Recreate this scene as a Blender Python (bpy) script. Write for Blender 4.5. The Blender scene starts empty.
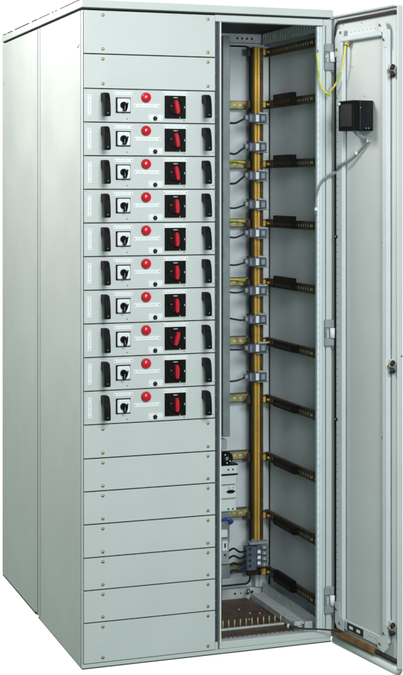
import bpy, math, random
from mathutils import Vector, Matrix
random.seed(4)
S = bpy.context.scene
COL = S.collection

# ------------------------------------------------------------------ materials
def mat(name, col, rough=.5, metal=0., var=.04, scale=9., bump=0., bscale=400., col2=None, emit=None, spec=.5, coat=0., wavy=0.):
    m = bpy.data.materials.new(name); m.use_nodes = True
    nt = m.node_tree; b = nt.nodes['Principled BSDF']
    tc = nt.nodes.new('ShaderNodeTexCoord')
    n = nt.nodes.new('ShaderNodeTexNoise'); n.inputs['Scale'].default_value = scale; n.inputs['Detail'].default_value = 6
    nt.links.new(tc.outputs['Object'], n.inputs['Vector'])
    r = nt.nodes.new('ShaderNodeValToRGB')
    c2 = col2 or tuple(min(1, c * (1 + var)) for c in col)
    r.color_ramp.elements[0].position = .35; r.color_ramp.elements[1].position = .68
    r.color_ramp.elements[0].color = tuple(c * (1 - var) for c in col) + (1,)
    r.color_ramp.elements[1].color = tuple(c2) + (1,)
    nt.links.new(n.outputs['Fac'], r.inputs['Fac'])
    nt.links.new(r.outputs['Color'], b.inputs['Base Color'])
    rr = nt.nodes.new('ShaderNodeMapRange')
    rr.inputs['To Min'].default_value = max(0, rough - .06); rr.inputs['To Max'].default_value = min(1, rough + .06)
    nt.links.new(n.outputs['Fac'], rr.inputs['Value']); nt.links.new(rr.outputs['Result'], b.inputs['Roughness'])
    b.inputs['Metallic'].default_value = metal
    b.inputs['Specular IOR Level'].default_value = spec
    b.inputs['Coat Weight'].default_value = coat
    if bump:
        n2 = nt.nodes.new('ShaderNodeTexNoise'); n2.inputs['Scale'].default_value = bscale; n2.inputs['Detail'].default_value = 3
        nt.links.new(tc.outputs['Object'], n2.inputs['Vector'])
        bp = nt.nodes.new('ShaderNodeBump'); bp.inputs['Strength'].default_value = bump; bp.inputs['Distance'].default_value = .001
        nt.links.new(n2.outputs['Fac'], bp.inputs['Height']); nt.links.new(bp.outputs['Normal'], b.inputs['Normal'])
        if wavy:   # slight unevenness of rolled sheet
            n3 = nt.nodes.new('ShaderNodeTexNoise'); n3.inputs['Scale'].default_value = 4.5; n3.inputs['Detail'].default_value = 1
            nt.links.new(tc.outputs['Object'], n3.inputs['Vector'])
            b3 = nt.nodes.new('ShaderNodeBump'); b3.inputs['Strength'].default_value = wavy; b3.inputs['Distance'].default_value = .006
            nt.links.new(n3.outputs['Fac'], b3.inputs['Height']); nt.links.new(b3.outputs['Normal'], bp.inputs['Normal'])
    return m

M = {}
M['paint'] = mat('light_grey_paint', (.57, .61, .61), .42, 0, .025, 5, .35, 260, wavy=.25)
M['front'] = mat('drawer_front_paint', (.575, .61, .615), .38, 0, .02, 6, .3, 260, wavy=.35)
M['side'] = mat('side_paint_green_light', (.545, .595, .575), .42, 0, .06, 3.2, .35, 220, wavy=.6)  # same grey paint, tinted greener to carry the greenish light on the sides
M['doorpaint'] = mat('door_field_paint', (.545, .58, .58), .45, 0, .035, 5, .35, 260, wavy=.3)
M['stiff'] = mat('stiffener_paint', (.56, .605, .63), .40, 0, .03, 9, .2, 260)
M['inner'] = mat('interior_paint_brightened', (.60, .67, .71), .5, 0, .06, 7, .3, 200)  # same grey paint, lightened and blued to brighten the compartment
M['zinc'] = mat('galvanised_steel', (.52, .58, .59), .45, .2, .12, 30)
M['darkzinc'] = mat('dark_grey_steel', (.19, .23, .24), .5, .2, .15, 25)
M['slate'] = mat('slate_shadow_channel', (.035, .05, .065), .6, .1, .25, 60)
M['dark'] = mat('dark_cavity', (.012, .014, .015), .7)  # near-black for dark parts; also paints the shade in holes and gaps
M['brass'] = mat('brass', (.62, .50, .20), .33, .85, .1, 60)
M['gold'] = mat('yellow_busbar', (.72, .43, .07), .42, .3, .2, 7)
M['brown'] = mat('bronze_chromated_rail', (.060, .040, .019), .45, .3, .4, 40)
M['olive'] = mat('yellow_chromated_rail', (.36, .34, .15), .45, .3, .3, 50)
M['olivelight'] = mat('rail_slot_light', (.62, .58, .34), .5, .2, .2, 50)
M['goldslot'] = mat('rail_slot_gold', (.60, .44, .16), .5, .2, .3, 60)
M['floorbrown'] = mat('brown_gland_plate', (.10, .062, .04), .55, .1, .35, 30, .4, 90)
M['black'] = mat('black_plastic', (.006, .006, .006), .5, 0, .2, 40, .2, 500, spec=.08)
M['blackgloss'] = mat('black_smoked_plastic', (.008, .009, .011), .2, 0, .1, 20, spec=.2)
M['rubber'] = mat('black_rubber', (.010, .010, .009), .65, 0, .2, 40)
M['gasket'] = mat('brown_foam_gasket', (.075, .045, .035), .7, 0, .3, 60)
M['rust'] = mat('brown_foam_strip', (.22, .10, .03), .6, 0, .35, 25)
M['white'] = mat('white_label_plastic', (.80, .82, .84), .45, 0, .02)
M['print'] = mat('grey_print', (.48, .50, .54), .6)
M['tick'] = mat('white_print', (.75, .75, .75), .6)
M['red'] = mat('red_plastic', (.62, .008, .022), .28, 0, .08, 30, spec=.5)
M['lens'] = mat('red_lamp_lens', (.66, .006, .02), .22, 0, .05, 50, coat=.2)
M['lensdark'] = mat('dark_red_bezel', (.30, .01, .015), .35)
M['chrome'] = mat('bright_steel', (.70, .70, .70), .22, .95, .05)
M['navy'] = mat('navy_cable_sheath', (.018, .028, .075), .45)
M['bluegrey'] = mat('blue_grey_plastic', (.085, .105, .15), .45, 0, .2, 40)
M['midgrey'] = mat('grey_plastic', (.27, .31, .34), .5, 0, .1, 40)
M['greyjack'] = mat('grey_cable_sheath', (.17, .19, .20), .5)
M['cream'] = mat('off_white_breaker_plastic', (.60, .66, .66), .5, 0, .04)
M['blue'] = mat('blue_cable', (.02, .05, .26), .4)
M['darkbrown'] = mat('dark_brown_spot', (.10, .05, .035), .5)

# yellow/green striped earth wire
m = bpy.data.materials.new('yellow_green_wire'); m.use_nodes = True
nt = m.node_tree; b = nt.nodes['Principled BSDF']; b.inputs['Roughness'].default_value = .4
tc = nt.nodes.new('ShaderNodeTexCoord'); wv = nt.nodes.new('ShaderNodeTexNoise'); wv.inputs['Scale'].default_value = 30
nt.links.new(tc.outputs['Object'], wv.inputs['Vector']); rp = nt.nodes.new('ShaderNodeValToRGB')
rp.color_ramp.interpolation = 'CONSTANT'
rp.color_ramp.elements[0].color = (.34, .46, .05, 1); rp.color_ramp.elements[1].color = (.62, .58, .10, 1); rp.color_ramp.elements[1].position = .42
nt.links.new(wv.outputs['Fac'], rp.inputs['Fac']); nt.links.new(rp.outputs['Color'], b.inputs['Base Color'])
M['earth'] = m

# ------------------------------------------------------------------ mesh builder
class MB:
    def __init__(s): s.v = []; s.f = []; s.m = []; s.sm = []; s.mats = []
    def mi(s, k):
        if k not in s.mats: s.mats.append(k)
        return s.mats.index(k)
    def poly(s, vs, fs, k, smooth=False):
        o = len(s.v); i = s.mi(k); s.v += [tuple(v) for v in vs]
        for f in fs: s.f.append(tuple(o + q for q in f)); s.m.append(i); s.sm.append(smooth)
    def box(s, x0, x1, y0, y1, z0, z1, k, ch=0.):
        if ch <= 0:
            vs = [(x, y, z) for x in (x0, x1) for y in (y0, y1) for z in (z0, z1)]
            s.poly(vs, [(0,1,3,2),(4,6,7,5),(0,4,5,1),(2,3,7,6),(0,2,6,4),(1,5,7,3)], k); return
        # chamfered box : 24 verts
        lo = (x0, y0, z0); hi = (x1, y1, z1)
        ch = min(ch, .45 * min(x1 - x0, y1 - y0, z1 - z0))
        idx = {}; vs = []
        for sx in (0, 1):
            for sy in (0, 1):
                for sz in (0, 1):
                    sg = (sx, sy, sz)
                    for ax in range(3):
                        p = []
                        for a in range(3):
                            e = hi[a] if sg[a] else lo[a]
                            if a != ax: e += -ch if sg[a] else ch
                            p.append(e)
                        idx[(sg, ax)] = len(vs); vs.append(p)
        fs = []
        def g(sx, sy, sz, ax): return idx[((sx, sy, sz), ax)]
        for ax in range(3):
            a, c = [q for q in range(3) if q != ax]
            for sd in (0, 1):
                q = []
                for (u, w) in ((0,0),(1,0),(1,1),(0,1)):
                    sg = [0,0,0]; sg[ax] = sd; sg[a] = u; sg[c] = w; q.append(g(*sg, ax))
                fs.append(tuple(q))
            for u in (0, 1):
                for w in (0, 1):
                    s0 = [0,0,0]; s1 = [0,0,0]; s0[a] = s1[a] = u; s0[c] = s1[c] = w; s1[ax] = 1
                    fs.append((g(*s0, a), g(*s1, a), g(*s1, c), g(*s0, c)))
        for sx in (0, 1):
            for sy in (0, 1):
                for sz in (0, 1): fs.append((g(sx,sy,sz,0), g(sx,sy,sz,1), g(sx,sy,sz,2)))
        s.poly(vs, fs, k)
    def tube(s, pts, r, k, n=8, cap=True):
        pts = [Vector(p) for p in pts]; vs = []; fs = []; N = len(pts)
        t0 = (pts[1] - pts[0]).normalized(); up = Vector((0,0,1)) if abs(t0.z) < .9 else Vector((1,0,0))
        a = t0.cross(up).normalized()
        for i, p in enumerate(pts):
            t = (pts[min(i+1, N-1)] - pts[max(i-1, 0)]).normalized()
            a = (a - t * a.dot(t)).normalized(); c = t.cross(a)
            rr = r[i] if isinstance(r, (list, tuple)) else r
            for j in range(n):
                an = 2*math.pi*j/n; vs.append(p + a*math.cos(an)*rr + c*math.sin(an)*rr)
        for i in range(N-1):
            for j in range(n): fs.append((i*n+j, i*n+(j+1)%n, (i+1)*n+(j+1)%n, (i+1)*n+j))
        if cap: fs.append(tuple(range(n))[::-1]); fs.append(tuple((N-1)*n+j for j in range(n)))
        s.poly(vs, fs, k, True)
    def disc(s, c, ax, r, h, k, n=20, dome=0.):      # short cylinder from c along ax (optionally domed end)
        c = Vector(c); ax = Vector(ax).normalized()
        pts = [c, c + ax*h*.999, c + ax*h]; rs = [r, r, r*.9]
        if dome:
            pts = [c, c + ax*h]; rs = [r, r]
            for q in range(1, 6):
                an = q*math.pi/2/5.3; pts.append(c + ax*(h + dome*math.sin(an))); rs.append(r*math.cos(an))
        s.tube(pts, rs, k, n)
    def prism(s, prof, ext, k, smooth=False):        # prof: list of points (closed), ext: extrusion vector
        n = len(prof); e = Vector(ext); vs = [Vector(p) for p in prof] + [Vector(p) + e for p in prof]
        fs = [tuple(range(n)), tuple(range(n, 2*n))[::-1]] + [(i, (i+1)%n, n+(i+1)%n, n+i) for i in range(n)]
        s.poly(vs, fs, k, smooth)
    def ladder(s, o, L, Wv, Nv, n, k, kb, fl=.5, fw=.5, e0=.0, t=.0015, back=.002):
        # perforated strip: o corner, L length vec, Wv width vec, Nv normal (towards viewer), n slots; real openings, backing behind
        o, L, Wv, Nv = Vector(o), Vector(L), Vector(Wv), Vector(Nv).normalized()
        def slab(a0, a1, b0, b1, z0, z1, kk):
            vs = [o + L*a + Wv*b_ + Nv*z for a in (a0, a1) for b_ in (b0, b1) for z in (z0, z1)]
            s.poly(vs, [(0,1,3,2),(4,6,7,5),(0,4,5,1),(2,3,7,6),(0,2,6,4),(1,5,7,3)], kk)
        w0, w1 = .5 - fw/2, .5 + fw/2
        slab(0, 1, 0, w0, -t, 0, k); slab(0, 1, w1, 1, -t, 0, k)
        p = (1 - 2*e0)/n; prev = 0.
        for i in range(n):
            a = e0 + p*(i + .5 - fl/2); slab(prev, a, w0, w1, -t, 0, k); prev = a + p*fl
        slab(prev, 1, w0, w1, -t, 0, k)
        if kb: slab(.001, .999, w0*.5, 1 - w0*.5, -back - .001, -back, kb)
    def build(s, name, parent=None, loc=None, rot=None, label=None):
        me = bpy.data.meshes.new(name); me.from_pydata(s.v, [], s.f)
        for k in s.mats: me.materials.append(M[k])
        me.polygons.foreach_set('material_index', s.m); me.polygons.foreach_set('use_smooth', s.sm)
        me.update()
        import bmesh
        bm = bmesh.new(); bm.from_mesh(me); bmesh.ops.recalc_face_normals(bm, faces=bm.faces); bm.to_mesh(me); bm.free()
        o = bpy.data.objects.new(name, me); COL.objects.link(o)
        if parent: o.parent = parent
        if loc: o.location = loc
        if rot: o.rotation_euler = rot
        if label: o['label'] = label
        return o

def spline(P, n=8):
    P = [Vector(p) for p in P]; out = []
    for i in range(len(P)-1):
        p0 = P[max(i-1, 0)]; p1 = P[i]; p2 = P[i+1]; p3 = P[min(i+2, len(P)-1)]
        for j in range(n):
            t = j/n
            out.append(.5*((2*p1) + (p2-p0)*t + (2*p0-5*p1+4*p2-p3)*t*t + (3*p1-p0-3*p2+p3)*t**3))
    out.append(P[-1]); return out

def thing(name, label, cat, loc=(0,0,0), group=None):
    o = bpy.data.objects.new(name, None); COL.objects.link(o); o.location = loc; o.empty_display_size = .1
    o['label'] = label; o['category'] = cat
    if group: o['group'] = group
    return o
def copy_tree(o, parent=None):
    c = o.copy(); COL.objects.link(c)
    if parent: c.parent = parent
    for ch in list(o.children): copy_tree(ch, c)
    return c

H = 2.2; W = .911; D = .6355; PX = .488      # height, width, depth, partition position
CAP = 2.2285

# ================================================================== FRONT CABINET
cab = thing('switchgear_cabinet', 'tall light grey switchgear cabinet in front with its door open and busbar compartment showing', 'electrical cabinet')

b = MB()   # left side sheet (with a tiny return so that its edges read as folded)
b.box(0, .0015, .022, D-.039, .001, H-.006, 'side')
b.build('side_panel', cab)
b = MB()   # right side sheet, inside seen through the door opening
b.box(W-.0065, W, .014, D-.004, .004, H-.004, 'inner')
b.build('side_panel', cab)
b = MB()   # back sheet
b.box(.01, W-.01, .612, .618, .012, H-.006, 'inner', .001)
b.build('back_panel', cab)
b = MB()   # top cap
b.box(-.002, W+.003, -.004, D-.001, H+.003, CAP, 'paint', .0015)
b.box(.004, W-.004, .004, D-.006, H-.001, H+.003, 'rubber')
b.build('top_cover', cab)
# lifting lugs / trim line along the top left edge
b = MB()
for y0, y1 in ((.02, .30), (.36, .375), (.41, .425), (.47, .63)): b.box(.001, .012, y0, y1, CAP, CAP+.0045, 'gasket')
b.build('top_trim', cab)

b = MB()   # frame : posts and rails
b.box(.0012, .005, .0, .019, .012, H-.006, 'paint', .0012)               # left front post lip
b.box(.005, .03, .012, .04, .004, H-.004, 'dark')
b.box(.0002, .01, D-.0385, D-.0325, .006, H-.006, 'dark'); b.box(.0, .01, D-.0065, D-.0035, .012, H-.006, 'dark'); b.box(-.0012, .02, D-.032, D-.007, .010, H-.006, 'paint', .001)               # left rear post; dark strips beside it paint the groove shade
b.box(.0005, W-.004, .0, .016, .0, .013, 'paint', .0015)                  # plinth lip
b.box(.0015, .0045, .016, D-.004, .0, .0035, 'paint')
b.box(PX+.0005, W-.004, .002, .03, .0135, .038, 'paint', .002)            # bottom rail of the opening
b.box(.474, PX-.0035, .006, .03, .0135, .038, 'paint', .001)
b.box(PX-.017, 0.878, .0, .03, H-.027, H-.004, 'paint', .002)              # top rail of the opening
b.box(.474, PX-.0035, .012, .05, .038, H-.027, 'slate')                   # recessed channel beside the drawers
for i in range(42): b.disc((.4785, .012, .08 + i*.0505), (0,-1,0), .0016, .0008, 'midgrey', 8)
# right front post : perforated edge, flat face, groove, outer lip
b.box(.8665, .8755, .0045, .012, .03, H-.03, 'inner', .0005)
b.ladder((.857, .006, .03), (0,0,H-.06), (.0092,0,0), (0,-1,0), 87, 'inner', 'white', .6, .46, t=.0008, back=.0009)
b.box(.8562, .8568, .0065, .020, .03, H-.03, 'inner')
b.box(.8755, .8845, .0, .03, .014, H-.027, 'paint', .001)
b.box(.8848, .8885, .008, .03, .014, H-.006, 'darkzinc')
b.box(.889, .9108, .001, .0138, .014, H-.006, 'paint', .0015)
b.box(.8785, .9095, .0, .03, H-.0268, H-.0045, 'paint', .001)
# rear posts and back beams
b.box(.846, .862, .568, .611, .05, H-.05, 'zinc', .003); b.box(.8625, W-.008, .564, .611, .05, H-.05, 'paint', .003)
b.box(.52, .56, .568, .611, .05, H-.05, 'zinc', .002)
b.box(.56, W-.008, .58, .611, 2.163, 2.199, 'zinc', .002)
b.box(.56, W-.008, .58, .611, .004, .048, 'zinc', .002)
for x in (.775, .795, .815, .835): b.disc((x, .58, 2.180), (0,-1,0), .0045, .0008, 'dark', 12)
for x, r in ((.765, .0045), (.79, .003), (.81, .0025)): b.disc((x, .58, .030), (0,-1,0), r, .0008, 'dark', 12)
b.disc((.834, .58, .032), (0,-1,0), .007, .003, 'chrome', 12); b.disc((.834, .577, .032), (0,-1,0), .0045, .001, 'dark', 12)
b.box(.008, W-.008, .018, D-.012, -.0005, .002, 'paint')
b.box(.001, W-.001, .001, D-.002, -.003, -.0005, 'rubber')
b.build('frame', cab)

b = MB()   # perforated side beams
b.ladder((.868, .05, 2.156), (0,.50,0), (0,0,.041), (-1,0,0), 20, 'zinc', 'dark', .38, .40)
b.box(.8685, .9, .05, .55, 2.199, 2.2, 'zinc'); b.box(.8685, .9, .05, .55, 2.1545, 2.156, 'zinc')
b.build('perforated_beam', cab)
b = MB()
b.ladder((.822, .05, .034), (0,.50,0), (.046,0,0), (0,0,1), 22, 'paint', 'dark', .46, .66)
b.box(.8205, .822, .05, .55, .0125, .034, 'zinc'); b.box(.868, .8695, .05, .55, .004, .075, 'zinc')
b.disc((.80, .535, .040), (0,-.6,1), .008, .02, 'chrome', 10)
b.disc((.842, .10, .035), (0,0,1), .007, .012, 'chrome', 10); b.disc((.862, .075, .035), (0,0,1), .006, .010, 'darkzinc', 10)
b.box(.81, .845, .10, .125, .0345, .05, 'zinc', .002); b.box(.83, .86, .052, .066, .0345, .06, 'zinc', .002)
b.build('perforated_beam', cab)

b = MB()   # dark seal around the back sheet
pts = []
x0, x1, z0, z1, r = .58, .838, .058, 2.152, .022
for cx, cz, a0 in ((x1-r, z1-r, 90), (x1-r, z0+r, 0), (x0+r, z0+r, -90), (x0+r, z1-r, -180)):
    for q in range(7):
        an = math.radians(a0 - 15*q); pts.append((cx + r*math.cos(an), .603, cz + r*math.sin(an)))
pts.append(pts[0]); b.tube(pts, .0035, 'rubber', 6)
b.tube([(W-.009, .565, .06), (W-.009, .565, 2.14)], .0032, 'rubber', 6)  # dark line painting the corner shade between rear post and right wall
b.build('gasket', cab)

b = MB()   # partition between drawers and busbar compartment
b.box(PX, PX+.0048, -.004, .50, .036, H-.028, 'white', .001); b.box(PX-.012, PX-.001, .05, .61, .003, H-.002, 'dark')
b.box(.01, PX-.0125, .31, .312, .003, H-.002, 'dark')  # unseen dark backing behind the drawers, added to stop light leaking through gaps
b.build('partition', cab)
b = MB()   # grey trunking inside
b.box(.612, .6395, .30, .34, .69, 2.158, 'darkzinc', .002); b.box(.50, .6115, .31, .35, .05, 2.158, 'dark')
b.build('cable_trunking', cab)

# -------------------------------------------------------------- cover panels
ZT = 1.9329; PITCH = .11215
def cover(z1, z0):
    b = MB(); b.box(.0062, .4705, -.003, .0, z0+.0018, z1-.0018, 'front', .0008)
    b.box(.008, .468, 0, .012, z0+.004, z0+.0055, 'front'); b.box(.008, .468, 0, .012, z1-.0055, z1-.004, 'front')
    p = b.build('cover_panel', cab)
    for x in (.0715, .4445):
        for z in (z1 - .0165, z0 + .0165):
            s = MB(); s.disc((0,0,0), (0,-1,0), .0052, .0012, 'dark', 14)
            s.disc((0,-.001,0), (0,-1,0), .0040, .0012, 'brass', 14, .0012)
            s.box(-.0023, .0023, -.0043, -.0030, -.0005, .0005, 'dark')
            s.build('screw', p, (x, -.003, z), (0, random.uniform(0, 3), 0))
zb = ZT - 10*PITCH
edges = [(2.1955, 2.0488), (2.0488, ZT), (zb, .6986), (.6986, .5887), (.5887, .4788), (.4788, .3679), (.3679, .259), (.259, .1508), (.1508, .0148)]
for a, c in edges: cover(a, c)

# ================================================================== DRAWERS
def label_mb(w, h, vertical=False, lines=1):
    b = MB(); b.box(-w/2, w/2, -.0016, 0, -h/2, h/2, 'white', .0005)
    if vertical:
        for z in (h/2-.004, -h/2+.006): b.disc((0,-.0016,z), (0,-1,0), .0013, .0005, 'dark', 8)
        z = -h/2 + .016
        while z < h/2 - .014:
            l = random.uniform(.003, .008); b.box(-.001, .001, -.0019, -.0016, z, z+l, 'print'); z += l + .003
    else:
        for x in (-w/2+.005, w/2-.005): b.disc((x,-.0016,0), (0,-1,0), .0016, .0005, 'dark', 8)
        x = -w/2 + .014
        while x < w/2 - .018:
            l = random.uniform(.003, .008); b.box(x, x+l, -.0019, -.0016, -.0009, .0009, 'print'); x += l + .003
    return b

ordin = ['topmost', 'second', 'third', 'fourth', 'fifth', 'sixth', 'seventh', 'eighth', 'ninth', 'lowest']
dlab = ['topmost grey drawer with black handles, directly below the two blank cover panels at the top',
        'grey drawer with black handles, second from the top of the drawer stack',
        'grey drawer with black handles, third from the top of the drawer stack',
        'grey drawer with black handles, fourth from the top of the drawer stack',
        'grey drawer with black handles, fifth from the top of the drawer stack',
        'grey drawer with black handles, fifth from the bottom of the drawer stack',
        'grey drawer with black handles, fourth from the bottom of the drawer stack',
        'grey drawer whose red handle leans right, third from the bottom of the stack',
        'grey drawer with black handles, second from the bottom of the drawer stack',
        'lowest grey drawer with black handles, directly above the lower blank cover panels']
GR = 'withdrawable drawer units stacked in the grey cabinet'
dr = thing('drawer_unit', dlab[0], 'drawer', (0, 0, ZT - PITCH), GR)
# local frame: z from 0 (bottom) to PITCH
b = MB(); b.box(.0066, .4692, -.004, .0, .0017, PITCH-.0017, 'front', .0009)
b.box(.02, .455, 0, .30, .006, .0075, 'zinc'); b.box(.02, .0215, 0, .30, .0076, .09, 'zinc'); b.box(.4535, .455, 0, .30, .0076, .09, 'zinc')
for x, z in ((.1555, .0125), (.3575, .0095)): b.disc((x, -.004, z), (0,-1,0), .0020, .0008, 'darkbrown', 8)
b.box(.0115, .0135, -.0045, -.004, .1045, .1065, 'dark'); b.box(.4605, .4645, -.0045, -.004, .012, .014, 'dark')
b.build('front_plate', dr)
zt = PITCH
def handle():
    b = MB(); w = .0205
    # side profile (y outward negative, z): short arm on the plate turning down into a thick grip
    prof = [(0,.040), (-.012,.0405), (-.028,.040), (-.038,.036), (-.046,.020), (-.050,.002), (-.052,-.020), (-.052,-.036), (-.049,-.0395),
            (-.036,-.0395), (-.033,-.036), (-.033,-.018), (-.030,.000), (-.020,.009), (-.010,.011), (0,.0115)]
    c = .0035
    pr2 = []
    cy = sum(p[0] for p in prof)/len(prof)
    # chamfered sides: middle slab full profile, outer slabs slightly shrunk
    n = len(prof); rows = []
    def shrink(p, q, s):
        # move towards local interior
        i = prof.index(p); a = Vector(prof[i-1]); d = Vector(prof[(i+1) % n]); t = (d - a).normalized(); nn = Vector((-t.y, t.x))
        return Vector(p) + nn*s
    area = sum(prof[i][0]*prof[(i+1)%n][1] - prof[(i+1)%n][0]*prof[i][1] for i in range(n)); sg = 1 if area > 0 else -1
    vs = []
    for x, s in ((0, .0025), (c*.5, .0006), (c, 0), (w-c, 0), (w-c*.5, .0006), (w, .0025)):
        for p in prof:
            q = shrink(p, None, s*sg) if s else Vector(p); vs.append((x, min(q.x, 0), q.y))
    fs = [tuple(range(n)), tuple(range(5*n, 6*n))[::-1]]
    for r_ in range(5):
        for i in range(n): fs.append((r_*n+i, r_*n+(i+1)%n, (r_+1)*n+(i+1)%n, (r_+1)*n+i))
    b.poly(vs, fs, 'black')
    b.disc((w/2, -.0515, -.029), (0,-1,0), .0018, .001, 'midgrey', 8)
    return b
hb = handle()
h1 = hb.build('handle', dr, (.0638, -.004, zt-.0545))
h2 = h1.copy(); COL.objects.link(h2); h2.parent = dr; h2.location = (.4205, -.004, zt-.0545)
label_mb(.0135, .070, True).build('label_plate', dr, (.025, -.004, zt-.056))
label_mb(.068, .0125).build('label_plate', dr, (.142, -.004, zt-.0153))
label_mb(.094, .0140).build('label_plate', dr, (.2255, -.004, zt-.0545))
label_mb(.087, .0135).build('label_plate', dr, (.326, -.004, zt-.0122))
# key switch
b = MB(); b.box(-.0255, .0255, -.004, 0, -.026, .026, 'black', .001)  # black base paints the shadow edge around the white plate
b.box(-.0215, .0235, -.010, -.004, -.0225, .0225, 'white', .003)
for x, z in ((-.017, .018), (.019, .018), (.019, -.018)): b.disc((x,-.010,z), (0,-1,0), .0012, .0006, 'midgrey', 8)
for an in (20, 55): 
    x = .017*math.cos(math.radians(an)); z = .017*math.sin(math.radians(an)); b.box(x-.001, x+.001, -.0105, -.010, z-.0025, z+.0025, 'print')
sw = b.build('selector_switch', dr, (.1412, -.004, zt-.0545))
b = MB(); b.disc((0,-.010,0), (0,-1,0), .0115, .006, 'black', 20)
b.box(-.0035, .0045, -.026, -.016, -.021, .010, 'black', .0015)
b.tube([(.008,-.011,-.019), (.011,-.018,-.006), (.0125,-.020,.009)], [.0028, .0024, .0020], 'black', 8)
b.box(.0003, .0010, -.0265, -.026, -.016, -.002, 'tick')
b.build('knob', sw, (-.0015, 0, 0))
# lamp
b = MB(); b.disc((0,0,0), (0,-1,0), .0172, .004, 'lensdark', 28); lm = b.build('indicator_lamp', dr, (.2215, -.004, zt-.0268))
b = MB(); b.disc((0,-.004,0), (0,-1,0), .0158, .006, 'lens', 28, .0075); b.build('lens', lm)
# socket plate
b = MB(); b.box(-.0255, .0255, -.0015, 0, -.0105, .0105, 'white', .0005)
for x in (-.021, .021): b.disc((x,-.0015,-.004), (0,-1,0), .0013, .0005, 'midgrey', 8)
b.box(-.007, .006, -.0018, -.0015, .0065, .008, 'print')
sp = b.build('socket_plate', dr, (.2558, -.004, zt-.0945))
b = MB(); b.disc((0,-.0015,0), (0,-1,0), .0074, .003, 'black', 16); b.disc((0,-.0045,0), (0,-1,0), .0042, .001, 'dark', 16); b.build('socket', sp, (-.002, 0, -.0025))
# breaker
b = MB(); b.box(-.0373, .0373, -.006, 0, -.0388, .0388, 'black', .001)
b.disc((-.001,-.006,-.001), (0,-1,0), .0255, .0030, 'black', 30)
for x0, l in ((-.007, .003), (-.002, .004), (.004, .003)): b.box(x0, x0+l, -.0064, -.006, .0305, .0335, 'tick')
b.box(.0315, .0335, -.0064, -.006, -.003, .003, 'tick')
for x in (-.016,): b.disc((x,-.0091,.004), (0,-1,0), .0015, .0004, 'print', 8)
b.box(.015, .0165, -.0064, -.006, -.0388, -.034, 'tick')
br = b.build('breaker', dr, (.3250, -.004, zt-.0574))
b = MB()
prof = []
for (x, z) in ((-.0065,-.024), (-.0075,-.012), (-.0078,.004), (-.0078,.018), (-.005,.0245), (.004,.0245), (.0072,.019), (.0088,.006), (.0090,-.010), (.0078,-.0215), (.004,-.0255), (-.003,-.0255)): prof.append((x, -.009, z))
n = len(prof); vs = []
for y, s in ((-.009, 1), (-.020, 1), (-.0235, .93), (-.025, .75)):
    for p in prof: vs.append((p[0]*s*.80, y, p[2]*(.5+.5*s)*.95))
fs = [tuple(range(n)), tuple(range(3*n, 4*n))[::-1]] + [(r_*n+i, r_*n+(i+1)%n, (r_+1)*n+(i+1)%n, (r_+1)*n+i) for r_ in range(3) for i in range(n)]
b.poly(vs, fs, 'red'); b.box(-.0014, .0014, -.0252, -.0249, -.012, .004, 'lensdark')
b.build('rotary_handle', br, (.0015, 0, 0))

tilt = [-8, -8, -8, -2, -2, -1, 0, 14, 0, 0]
drawers = [dr]
for i in range(1, 10):
    c = copy_tree(dr); c['label'] = dlab[i]; c.location = (0, 0, ZT - PITCH*(i+1)); drawers.append(c)
for i, c in enumerate(drawers):
    for ch in c.children:
        if ch.name.startswith('handle'): ch.rotation_euler = (0, math.radians(random.uniform(-.9, .9)), 0)
        if ch.name.startswith('label_plate'):
            ch.location.x += random.uniform(-.0009, .0009); ch.rotation_euler = (0, math.radians(random.uniform(-.6, .6)), 0)
        if ch.name.startswith('breaker'):
            for g in ch.children: g.rotation_euler = (0, math.radians(tilt[i]), 0)
        if ch.name.startswith('selector'):
            for g in ch.children: g.rotation_euler = (0, math.radians([0,4,-3,-5,2,5,8,-6,6,-4][i]), 0)

# ================================================================== INSIDE OF THE BUSBAR COMPARTMENT
RZ = [2.122, 1.921, 1.692, 1.465, 1.237, 1.009, .788, .5655, .343, .127]
for i, z in enumerate(RZ):
    b = MB()   # perforated rail along the right wall
    b.ladder((.872, .028, z-.014), (0,.507,0), (0,0,.028), (-1,0,0), 24, 'brown', 'olivelight', .42, .36, t=.001, back=.0012)
    b.box(.8722, .886, .035, .535, z+.014, z+.0155, 'brown'); b.box(.8722, .886, .035, .535, z-.0155, z-.014, 'brown')
    b.disc((.871, .49, z), (-1,0,0), .0065, .006, 'brass', 10); b.disc((.8655, .49, z+.001), (-1,0,0), .003, .003, 'chrome', 8)
    b.disc((.8705, .08, z), (-1,0,0), .005, .004, 'brass', 10)
    rl = b.build('mounting_rail', cab)
    if i:
        long_ = i in (5, 6, 7, 8)
        b = MB()
        b.box(.852, .8715, .225 if not long_ else .205, .405, z-.012, z+.032 if not long_ else z+.016, 'black', .002)
        b.box(.8505, .852, .24, .39, z-.005, z+.006, 'rubber')
        b.build('rail_cover', rl)
    b = MB()   # bracket from the bars to the rail
    b.box(.84, .870, .508, .534, z-.014, z+.014, 'brown', .002)
    b.box(.846, .862, .502, .5078, z-.011, z+.011, 'gold', .001)
    b.disc((.843, .5078, z+.004), (0,-1,0), .0045, .007, 'chrome', 8)
    b.box(.79, .8395, .515, .53, z-.014, z+.014, 'brown', .002)
    b.build('busbar_bracket', cab)
    if i:
        b = MB()   # rail across the back
        b.ladder((.60, .572, z-.013), (.222,0,0), (0,0,.028), (0,-1,0), 9, 'olive', 'olivelight', .5, .34, t=.001, back=.0012)
        b.box(.60, .822, .574, .60, z+.015, z+.017, 'brown'); b.box(.60, .822, .574, .60, z-.0155, z-.013, 'brown')
        b.disc((.815, .571, z+.016), (0,-1,0), .004, .005, 'chrome', 8); b.disc((.815, .571, z-.012), (0,-1,0), .004, .005, 'brass', 8)
        b.build('cross_rail', cab)

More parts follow.
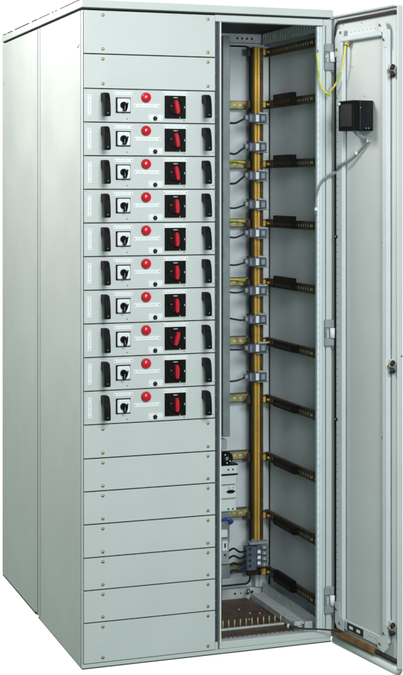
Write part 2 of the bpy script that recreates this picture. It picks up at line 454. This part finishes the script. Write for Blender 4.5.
for x0, x1 in ((.8075, .8165), (.8190, .8285)):
    b = MB(); b.box(x0, x1, .478, .508, .17, 2.142, 'gold', .0012)
    for k in range(22): b.disc(((x0+x1)/2, .478, 2.125 - k*.0905), (0,-1,0), .0013, .0006, 'brown', 8)
    b.build('busbar', cab)
b = MB(); b.box(.832, .8455, .486, .512, .18, 2.138, 'brown', .001); b.box(.8030, .8055, .492, .512, .18, 2.138, 'dark', .0005); b.build('busbar', cab, label='dark brown busbar behind the yellow ones')

CZ = [1.8656 - .1092*i for i in range(10)]
for i, z in enumerate(CZ):
    b = MB()
    b.box(.772, .799, .448, .476, z-.017, z+.017, 'bluegrey', .003)
    b.box(.776, .782, .444, .448, z-.012, z+.012, 'midgrey', .001)
    b.box(.799, .818, .452, .476, z-.015, z+.015, 'midgrey', .002)
    b.box(.8185, .846, .450, .476, z-.0165, z+.0165, 'bluegrey', .003)
    b.box(.8225, .837, .4465, .450, z-.010, z+.009, 'midgrey', .001)
    b.box(.772, .800, .455, .477, z+.017, z+.0215, 'dark', .001)
    b.box(.812, .851, .452, .477, z+.017, z+.0215, 'zinc', .001); b.box(.806, .851, .452, .477, z-.022, z-.0175, 'darkzinc', .001)
    b.disc((.824, .464, z+.0215), (0,0,1), .0035, .004, 'chrome', 8); b.disc((.838, .464, z+.0215), (0,0,1), .0035, .004, 'chrome', 8)
    b.box(.757, .7718, .452, .470, z-.008, z+.011, 'darkzinc', .002); b.disc((.762, .452, z+.003), (0,-1,0), .006, .004, 'midgrey', 10)
    c = b.build('busbar_clamp', cab)
    b = MB(); b.box(-.0058, .0058, -.0016, 0, -.0125, .0125, 'white', .0005); b.build('label_plate', c, (.8075, .452, z))
    # cable
    b = MB(); dz = [-.012, -.020, -.022, -.004, -.006, 0, .006, .016, .010, 0][i] + .0
    P = spline([(.585, .40, z-.004+dz*1.1 + random.uniform(-.004, .004)), (.66, .42, z-.004+dz + random.uniform(-.003, .003)), (.71, .44, z-.010+dz*.9), (.742, .455, z-.006+dz*.3), (.76, .46, z)], 6)
    b.tube(P, .0034 if i not in (0, 1, 2) else .0042, 'navy', 8); b.build('cable', cab, label='short navy cable to a busbar clamp')
for z in (1.70, 1.472, 1.245):
    b = MB(); b.tube(spline([(.62,.56,z+.002), (.68,.556,z-.006), (.74,.556,z+.004), (.80,.552,z-.002)], 6), .0042, 'earth', 8); b.build('earth_wire', cab)

# big terminal at the foot of the bars
b = MB()
b.box(.757, .797, .43, .476, .155, .243, 'bluegrey', .003)
for q in range(4):
    zz = .164 + q*.0215
    b.box(.799, .817, .436, .476, zz, zz+.018, 'bluegrey', .002); b.box(.819, .848, .436, .476, zz, zz+.018, 'darkzinc', .002)
    b.disc((.829, .436, zz+.009), (0,-1,0), .0045, .003, 'zinc', 8)
    b.disc((.768, .43, zz+.009), (0,-1,0), .0055, .003, 'dark', 8)
b.box(.775, .852, .446, .477, .247, .257, 'midgrey', .002); b.disc((.79, .455, .262), (0,-1,0), .008, .006, 'darkzinc', 10)
tb = b.build('terminal_block', cab)
for q in range(3):
    b = MB(); b.box(-.0065, .0065, -.0015, 0, -.0062, .0062, 'white', .0005); b.build('label_plate', tb, (.808, .436, .180 + q*.0215))
for q in range(4):
    z = .172 + q*.0195
    b = MB(); b.tube(spline([(.640, .33, .178+q*.027), (.675, .36, .182+q*.027), (.715, .40, .166+q*.024), (.745, .43, z), (.76, .44, z)], 6), .0038 if q else .006, 'rubber' if q else 'navy', 8); b.build('cable', cab, label='dark cable curving into the large terminal block')

# breakers and terminals standing inside, low in the compartment
b = MB(); b.box(.600, .6245, .292, .33, .646, .682, 'midgrey', .002); b.build('cable_duct', cab)
b = MB(); b.disc((.626, .318, .612), (0,-1,0), .023, .022, 'black', 24); b.disc((.626, .296, .612), (0,-1,0), .017, .006, 'blackgloss', 24)
for x, z in ((.617,.626), (.624,.596), (.636,.602)): b.disc((x, .290, z), (0,-1,0), .0025, .001, 'tick', 8)
b.disc((.624,.290,.612), (0,-1,0), .007, .001, 'darkzinc', 12)
b.build('rotary_switch', cab)
b = MB()
b.box(.596, .665, .290, .33, .555, .586, 'cream', .002); b.box(.596, .667, .288, .33, .586, .5905, 'black', .001); b.box(.596, .667, .288, .33, .5505, .555, 'black', .001)
for x in (.629, .647): b.disc((x, .290, .571), (0,-1,0), .0035, .001, 'dark', 10)
b.build('terminal_cover', cab)
b = MB(); b.box(.596, .663, .292, .33, .516, .549, 'cream', .003); b.build('relay', cab)
b = MB(); b.box(.596, .661, .286, .33, .4665, .513, 'cream', .003); b.box(.596, .661, .290, .33, .418, .464, 'cream', .003)
b.box(.598, .656, .2885, .33, .464, .4665, 'olive')
for x in (.629, .647): b.disc((x, .290, .427), (0,-1,0), .0035, .001, 'dark', 10)
for x in (.629, .647): b.disc((x, .286, .505), (0,-1,0), .0020, .001, 'dark', 10)
cb = b.build('circuit_breaker', cab)
b = MB(); b.box(-.011, .011, -.006, 0, -.006, .006, 'black', .002); b.tube([(-.016,-.003,0), (.016,-.003,0)], .0028, 'black', 8); b.build('toggle', cb, (.636, .286, .492))
b = MB(); b.box(.602, .638, .30, .33, .30, .416, 'darkzinc', .002); b.build('mounting_strip', cab)
b = MB(); b.tube(spline([(.606,.30,.386), (.625,.288,.392), (.64,.285,.384), (.641,.29,.378), (.634,.295,.372)], 6), .0058, 'blue', 8); b.build('cable', cab, label='short blue cable loop below the circuit breaker')
b = MB()
b.box(.600, .626, .288, .33, .325, .352, 'cream', .002); b.box(.600, .632, .290, .33, .226, .318, 'midgrey', .002); b.box(.604, .624, .286, .290, .276, .312, 'cream', .001)
b.box(.612, .617, .284, .286, .288, .304, 'black'); b.disc((.615,.286,.262), (0,-1,0), .004, .001, 'dark', 8); b.box(.600, .640, .300, .33, .170, .222, 'darkzinc', .002)
b.build('terminal_block', cab, label='grey and white terminal block on the mounting strip')

# gland plate
b = MB(); b.box(.494, .812, .045, .575, .004, .012, 'floorbrown', .001)
gp = b.build('gland_plate', cab)
b = MB(); b.box(.494, .812, .196, .207, .0122, .020, 'zinc', .002); b.box(.494, .60, .30, .33, .0122, .0125, 'darkbrown'); b.build('flange', gp)
for i in range(13):
    b = MB(); b.disc((0,0,0), (0,0,1), .0020, .030, 'olivelight', 8); b.disc((0,0,0), (0,0,1), .005, .003, 'dark', 8); b.build('screw', gp, (.56 + i*.0225, .222, .0122))
for x, y in ((.715, .30), (.745, .37), (.725,.43), (.78,.36)):
    b = MB(); b.disc((0,0,0), (0,0,1), .004, .003, 'zinc', 8); b.build('screw', gp, (x, y, .0122))
b = MB(); b.ladder((.50, .031, .0385), (.35,0,0), (0,.014,0), (0,0,1), 20, 'darkzinc', 'white', .55, .5, t=.001, back=.0011); b.build('perforated_strip', cab)

# ================================================================== DOOR (local: x along the leaf, -y = inner side)
DH = Vector((.923, -.012, 0)); DU = Vector((.1367, -.9906, 0)); DA = math.atan2(DU.y, DU.x)
DO = Vector((-DU.y, DU.x, 0))   # outward normal (local +y)
def dw(u, off, z): return DH + DU*u - DO*off + Vector((0,0,z))
L = .381
b = MB()
b.box(-.008, L, .0005, .014, .008, H+.002, 'doorpaint', .003)
b.box(-.050, -.0085, -.002, .012, .010, H+.002, 'paint', .002)                        # leaf
b.box(-.0105, -.0005, -.004, .006, .016, H-.004, 'paint', .001)                  # hinge side lip
b.box(L-.006, L+.0005, -.005, .0145, .012, H+.004, 'paint', .0015)                # free edge return
b.box(-.012, L-.008, -.013, .0145, H+.0015, H+.005, 'paint', .001)                # top return
pts = [(-.012, .004, .004), (L-.009, .004, .004)]
b.tube(pts, .016, 'paint', 16)                                                   # rolled bottom edge
b.box(-.012, L-.010, -.0125, -.0115, H+.001, H+.006, 'darkzinc')  # dark strip paints the shaded underside of the top return
door = b.build('door', cab, tuple(DH), (0, 0, DA), label='open door leaf seen from its inner side')
b = MB()
g = [( .001,-.006,.040), (.001,-.006,2.150), (.004,-.006,2.168), (.010,-.006,2.178), (.020,-.006,2.182), (L-.012,-.006,2.182), (L-.010,-.006,2.176)]
b.tube(g, .0042, 'rubber', 6)
b.tube([(.018,-.006,2.1865), (L-.010,-.006,2.1885)], .0030, 'gasket', 6)
b.build('gasket', door)
b = MB()
b.tube([(.0,-.004,.036), (L-.009,-.004,.036)], .0085, 'rubber', 8)
b.build('gasket', door)
b = MB()
b.prism([(.001,-.008,.050), (.001,-.019,.048), (.001,-.021,.034), (.001,-.014,.026), (.001,-.008,.028)], (.255,0,0), 'rust')
b.build('foam_strip', door)
# stiffeners
def stiff(u0, u1, z0, z1, hole_u, n, lipside):
    b = MB(); b.box(u0, u1, -.0175, 0, z0, z1, 'stiff', .0025); b.box(u0-.0025, u1+.0025, -.0012, .0003, z0, z1, 'darkzinc')  # dark base strip paints a shade line along the stiffener edges
    if lipside: b.box(u0-.018, u0, -.003, 0, z0, z1, 'stiff', .0008)
    off = -.0175 if not lipside else -.003
    for i in range(n):
        z = z0 + .06 + (z1-z0-.12)*i/(n-1); b.disc((hole_u, off, z), (0,-1,0), .0019, .0005, 'dark', 8)
    return b.build('stiffener', door)
stiff(.024, .064, .085, 2.13, .033, 76, False)
stiff(.308, .336, .085, 2.13, .300, 76, True)
b = MB(); b.box(.040, .302, -.020, -.0035, 2.110, 2.128, 'stiff', .003); b.box(.040, .302, -.005, -.0032, 2.128, 2.150, 'paint', .001)
for i in range(9): b.disc((.075 + i*.025, -.005, 2.141), (0,-1,0), .0017, .0005, 'dark', 8)
b.build('stiffener', door)
b = MB(); b.box(.040, .312, -.010, -.0035, .062, .098, 'paint', .002)
b.box(.085, .185, -.0112, -.010, .066, .092, 'dark', .001); b.box(.100,.122,-.0125,-.0112,.074,.084,'white',.001); b.box(.145,.167,-.0125,-.0112,.074,.084,'white',.001)
for x in (.215, .235, .255): b.disc((x, -.010, .080), (0,-1,0), .0016, .0005, 'dark', 8)
b.build('stiffener', door)
# corner plates with screws
for (pa, scr) in (([(.020,2.06),(.020,2.125),(.038,2.156),(.075,2.156),(.075,2.130),(.050,2.118),(.046,2.06)], [(.033,2.085),(.058,2.143)]),
                  ([(.290,2.130),(.290,2.158),(.308,2.160),(.322,2.155),(.332,2.145),(.338,2.130),(.340,2.112),(.340,2.070),(.320,2.070),(.312,2.120)], [(.300,2.146),(.322,2.095)]),
                  ([(.020,.150),(.020,.078),(.034,.060),(.075,.060),(.075,.098),(.050,.105),(.046,.15)], [(.030,.125),(.052,.082)]),
                  ([(.285,.096),(.285,.062),(.318,.052),(.345,.075),(.345,.150),(.320,.150),(.312,.10)], [(.300,.078),(.322,.118)])):
    b = MB(); b.prism([(x, -.0178, z) for x, z in pa], (0, -.0015, 0), 'stiff')
    cp = b.build('corner_plate', door)
    for x, z in scr:
        s = MB(); s.disc((0,0,0), (0,-1,0), .0055, .003, 'brass', 12); s.disc((0,-.003,0), (0,-1,0), .003, .001, 'dark', 8); s.build('screw', cp, (x, -.0192, z))
for x, z in ((.0285, 1.43), (.302, 1.418), (.0285, .79), (.300, .765)):
    b = MB(); b.disc((0,0,0), (0,-1,0), .0055, .006, 'black', 10); b.disc((.002,-.006,.001), (0,-1,0), .0025, .001, 'chrome', 8); b.build('plug', door, (x, -.0175 if x < .1 else -.0035, z))
def latch(z):
    b = MB(); b.box(.338, .352, -.012, 0, z-.020, z+.022, 'zinc', .002)
    b.disc((.350, -.014, z), (0,-1,0), .007, .006, 'brass', 12)
    b.tube([(.352,-.012,z+.002), (.368,-.014,z+.015)], [.006,.0085], 'rubber', 8); b.tube([(.352,-.012,z-.004), (.366,-.014,z-.017)], [.006,.010], 'rubber', 8)
    b.box(.350, .372, -.020, -.014, z-.004, z+.002, 'chrome', .001)
    b.build('latch', door)
for z in (1.990, 1.010, .142): latch(z)
b = MB(); b.disc((L+.0005,.010,1.045), (1,0,0), .003, .0008, 'dark', 8); b.build('edge_plug', door)
for x, z in ((.045, 2.172), (.16, 2.168), (.18, 1.915), (.10, 2.02)):
    b = MB(); b.disc((0,0,0), (0,-1,0), .0018, .001, 'darkbrown', 8); b.build('rivet', door, (x, 0, z))
for z in (2.062, 1.090, .148):
    b = MB(); k = 'midgrey'
    b.box(.879, .916, -.013, -.0005, z+.018, z+.047, k, .003); b.box(.879, .916, -.013, -.0005, z-.047, z-.018, k, .003)
    b.box(.879, .888, -.010, -.0005, z-.0178, z+.0178, 'darkzinc', .001); b.disc((.884,-.010,z+.003), (0,-1,0), .0035, .003, 'chrome', 8)
    b.tube([(.906,-.014,z-.0178), (.906,-.014,z+.0178)], .0095, 'white', 14)
    b.disc((.909,-.010,z-.047), (0,0,-1), .004, .008, 'darkzinc', 8)
    b.build('hinge', cab)
b = MB(); b.box(.002, .020, -.0105, -.005, 1.05, 1.13, 'paint', .001)

# -------------------------------------------------------------- black box on the door
def box_on_door():
    b = MB(); b.box(.137, .232, -.080, -.0005, 1.795, 1.897, 'black', .002)
    b.box(.150, .220, -.081, -.080, 1.81, 1.885, 'rubber')
    cb = b.build('control_box', door, label='black box screwed to the inner side of the open door')
    b = MB(); b.box(.232, .2345, -.052, -.003, 1.800, 1.892, 'blackgloss', .0008); b.box(.232, .236, -.058, -.053, 1.798, 1.896, 'rubber', .001)
    b.disc((.236,-.0555,1.872),(1,0,0),.002,.0006,'midgrey',8)
    for y in (-.022, -.032): b.disc((.2345, y, 1.803), (1,0,0), .0022, .0006, 'midgrey', 8)
    b.build('smoked_window', cb)
    b = MB(); b.box(.141, .150, -.0818, -.0802, 1.884, 1.892, 'white', .0003); b.build('label_plate', cb)
box_on_door()

# cables crossing to the door
b = MB()
P = spline([dw(.185,.055,1.80), dw(.19,.040,1.782), dw(.20,.020,1.768), dw(.212,.006,1.763), dw(.19,.008,1.745), dw(.145,.010,1.715), dw(.10,.018,1.690), dw(.05,.026,1.672),
            (.915,-.035,1.655), (.885,-.022,1.640), (.864,-.008,1.615), (.853,.004,1.570), (.852,.010,1.505)], 7)
b.tube(P, .0034, 'greyjack', 8)
P2 = [p + Vector((.0, -.002, .0062)) for p in P]; b.tube(P2, .0027, 'midgrey', 8)
cc = b.build('cable', cab, label='grey twin cable from the black box to the cabinet post')
b = MB(); b.tube([dw(.206,.0,1.763), dw(.206,.012,1.763)], .008, 'cream', 10); b.tube([dw(.146,.002,1.716), dw(.146,.018,1.722)], .0062, 'cream', 8)
b.box(.846, .858, -.002, .012, 1.520, 1.532, 'white', .002); b.build('clip', cc)
b = MB()
P = spline([(.852,.0,2.078), (.851,-.012,2.045), (.853,-.020,1.985), (.864,-.03,1.945), (.884,-.045,1.925), dw(.025,.045,1.935), dw(.052,.035,1.965), dw(.075,.028,2.01), dw(.085,.022,2.06), dw(.086,.018,2.095)], 7)
b.tube(P, .0034, 'earth', 8)
b.disc((.852,.0,2.082), (0,-1,0), .006, .006, 'darkzinc', 10)
b.build('earth_wire', cab, label='yellow and green earth wire hanging between post and door')
b = MB(); b.tube([dw(.088,.004,2.10), dw(.088,.020,2.10)], .0095, 'brass', 10); b.tube([dw(.072,.012,2.112), dw(.10,.014,2.104)], .006, 'olive', 8); b.build('earth_lug', cab)
b = MB(); b.tube(spline([(.76,.03,.058), (.80,.0,.055), (.86,-.02,.052), (.91,-.05,.050), dw(.05,.02,.050)], 6), .0028, 'rubber', 8)
b.disc((.758,.035,.052), (0,0,1), .005, .014, 'olivelight', 8); b.build('cable', cab, label='thin black cable running low from the cabinet to the door')

# ================================================================== REAR CABINET
rc = thing('switchgear_cabinet', 'closed light grey cabinet standing behind, showing only its plain narrow side', 'electrical cabinet', (0, D+.006, 0))
D2 = .632
b = MB(); b.box(0, .0015, .033, D2-.004, .006, H-.006, 'side'); b.build('side_panel', rc)
b = MB(); b.box(W-.002, W, .016, D2-.004, .006, H-.006, 'side'); b.build('side_panel', rc)
b = MB(); b.box(.004, W-.004, D2-.004, D2, .006, H-.006, 'paint', .001); b.build('back_panel', rc)
b = MB(); b.box(.0002, .01, .0275, .0325, .006, H-.006, 'dark'); b.box(-.0012, .02, .004, .027, .012, H-.006, 'paint', .001); b.box(.004, W-.008, -.0085, .0005, .014, H-.003, 'rubber'); b.box(.001, W-.001, .03, D2-.002, -.001, .0018, 'rubber'); b.box(.003, W-.003, .002, D2-.005, .002, .012, 'darkzinc'); b.box(.02, W-.02, .002, .012, .012, H-.01, 'paint'); b.box(.01, W-.01, .02, .024, H-.02, H, 'darkzinc'); b.build('frame', rc)  # added rubber strip blocks light through the seam; dark strip paints groove shade
b = MB(); b.box(-.002, W+.003, -.004, D2+.002, H+.003, CAP, 'paint', .0015); b.box(.004, W-.004, .002, D2-.004, H-.001, H+.003, 'rubber'); b.build('top_cover', rc)
b = MB()
for y0, y1 in ((.02, .10), (.16, .40), (.46, .54), (.58, .62)): b.box(.001, .012, y0, y1, CAP, CAP+.005, 'rubber')
b.build('top_trim', rc)
b = MB()
b.disc((0, D2-.03, 2.03), (-1,0,0), .005, .001, 'midgrey', 8); b.build('plug', rc)
b = MB(); b.disc((0, .035, 2.08), (-1,0,0), .004, .001, 'midgrey', 8); b.build('plug', cab)
for y, z in ((.05, 2.075),):
    b = MB(); b.disc((0, y, z), (-1,0,0), .004, .001, 'darkbrown', 8); b.build('plug', cab)

# ================================================================== CAMERA
th = math.radians(19.54); F = 1481.; Z0 = 4.929; X0 = (82-201.5)/F*Z0
rx = Vector((math.cos(th), -math.sin(th), 0)); dv = Vector((math.sin(th), math.cos(th), 0))
cp = -(rx*X0 + dv*Z0); cp.z = 482/661*2.2
cam = bpy.data.cameras.new('camera'); co = bpy.data.objects.new('camera', cam); COL.objects.link(co)
co.location = cp; co.rotation_euler = (math.pi/2, 0, -th)
cam.sensor_fit = 'VERTICAL'; cam.sensor_height = 24; cam.lens = F/675*24; cam.shift_y = -150.5/675; cam.clip_end = 100
S.camera = co

# ================================================================== LIGHT
w = bpy.data.worlds.new('World'); S.world = w; w.use_nodes = True
nt = w.node_tree; bg = nt.nodes['Background']
tc = nt.nodes.new('ShaderNodeTexCoord'); dt = nt.nodes.new('ShaderNodeVectorMath'); dt.operation = 'DOT_PRODUCT'
dt.inputs[1].default_value = (dv.x*.985, dv.y*.985, -.12); nt.links.new(tc.outputs['Generated'], dt.inputs[0])
mr = nt.nodes.new('ShaderNodeMapRange'); mr.interpolation_type = 'SMOOTHSTEP'
mr.inputs['From Min'].default_value = .74; mr.inputs['From Max'].default_value = .87; nt.links.new(dt.outputs['Value'], mr.inputs['Value'])
mx = nt.nodes.new('ShaderNodeMix'); mx.data_type = 'RGBA'; nt.links.new(mr.outputs['Result'], mx.inputs[0])
sx = nt.nodes.new('ShaderNodeSeparateXYZ'); nt.links.new(tc.outputs['Generated'], sx.inputs[0])
m2 = nt.nodes.new('ShaderNodeMapRange'); m2.interpolation_type = 'SMOOTHSTEP'; m2.inputs['From Min'].default_value = -.45; m2.inputs['From Max'].default_value = .5
nt.links.new(sx.outputs['Z'], m2.inputs['Value'])
mq = nt.nodes.new('ShaderNodeMix'); mq.data_type = 'RGBA'; nt.links.new(m2.outputs['Result'], mq.inputs[0])
mq.inputs[6].default_value = (.10, .215, .155, 1); mq.inputs[7].default_value = (.20, .245, .225, 1); nt.links.new(mq.outputs[2], mx.inputs[6]); mx.inputs[7].default_value = (1.03, 1.03, 1.03, 1)
nt.links.new(mx.outputs[2], bg.inputs['Color']); bg.inputs['Strength'].default_value = 1
def area(name, loc, target, sx, sy, e, col):
    l = bpy.data.lights.new(name, 'AREA'); l.shape = 'RECTANGLE'; l.size = sx; l.size_y = sy; l.energy = e; l.color = col
    o = bpy.data.objects.new(name, l); COL.objects.link(o); o.location = loc
    o.rotation_euler = (Vector(target) - Vector(loc)).to_track_quat('-Z', 'Y').to_euler(); return o
area('key_lamp', (.15, -3.7, 2.9), (.45, 0, 1.3), 1.6, 1.0, 104, (.98, 1, 1))
area('front_fill', (-.2, -4.7, 1.7), (.6, .2, .9), .5, .5, 60, (.94, .98, 1))  # fill light added near the camera to brighten the open compartment
area('side_lamp', (-1.35, .25, 3.1), (0, .45, 1.9), .8, .8, 74, (1, .935, .91))

S.view_settings.view_transform = 'Standard'; S.view_settings.look = 'None'; S.view_settings.exposure = 0; S.view_settings.gamma = 1
S.render.engine = 'CYCLES'
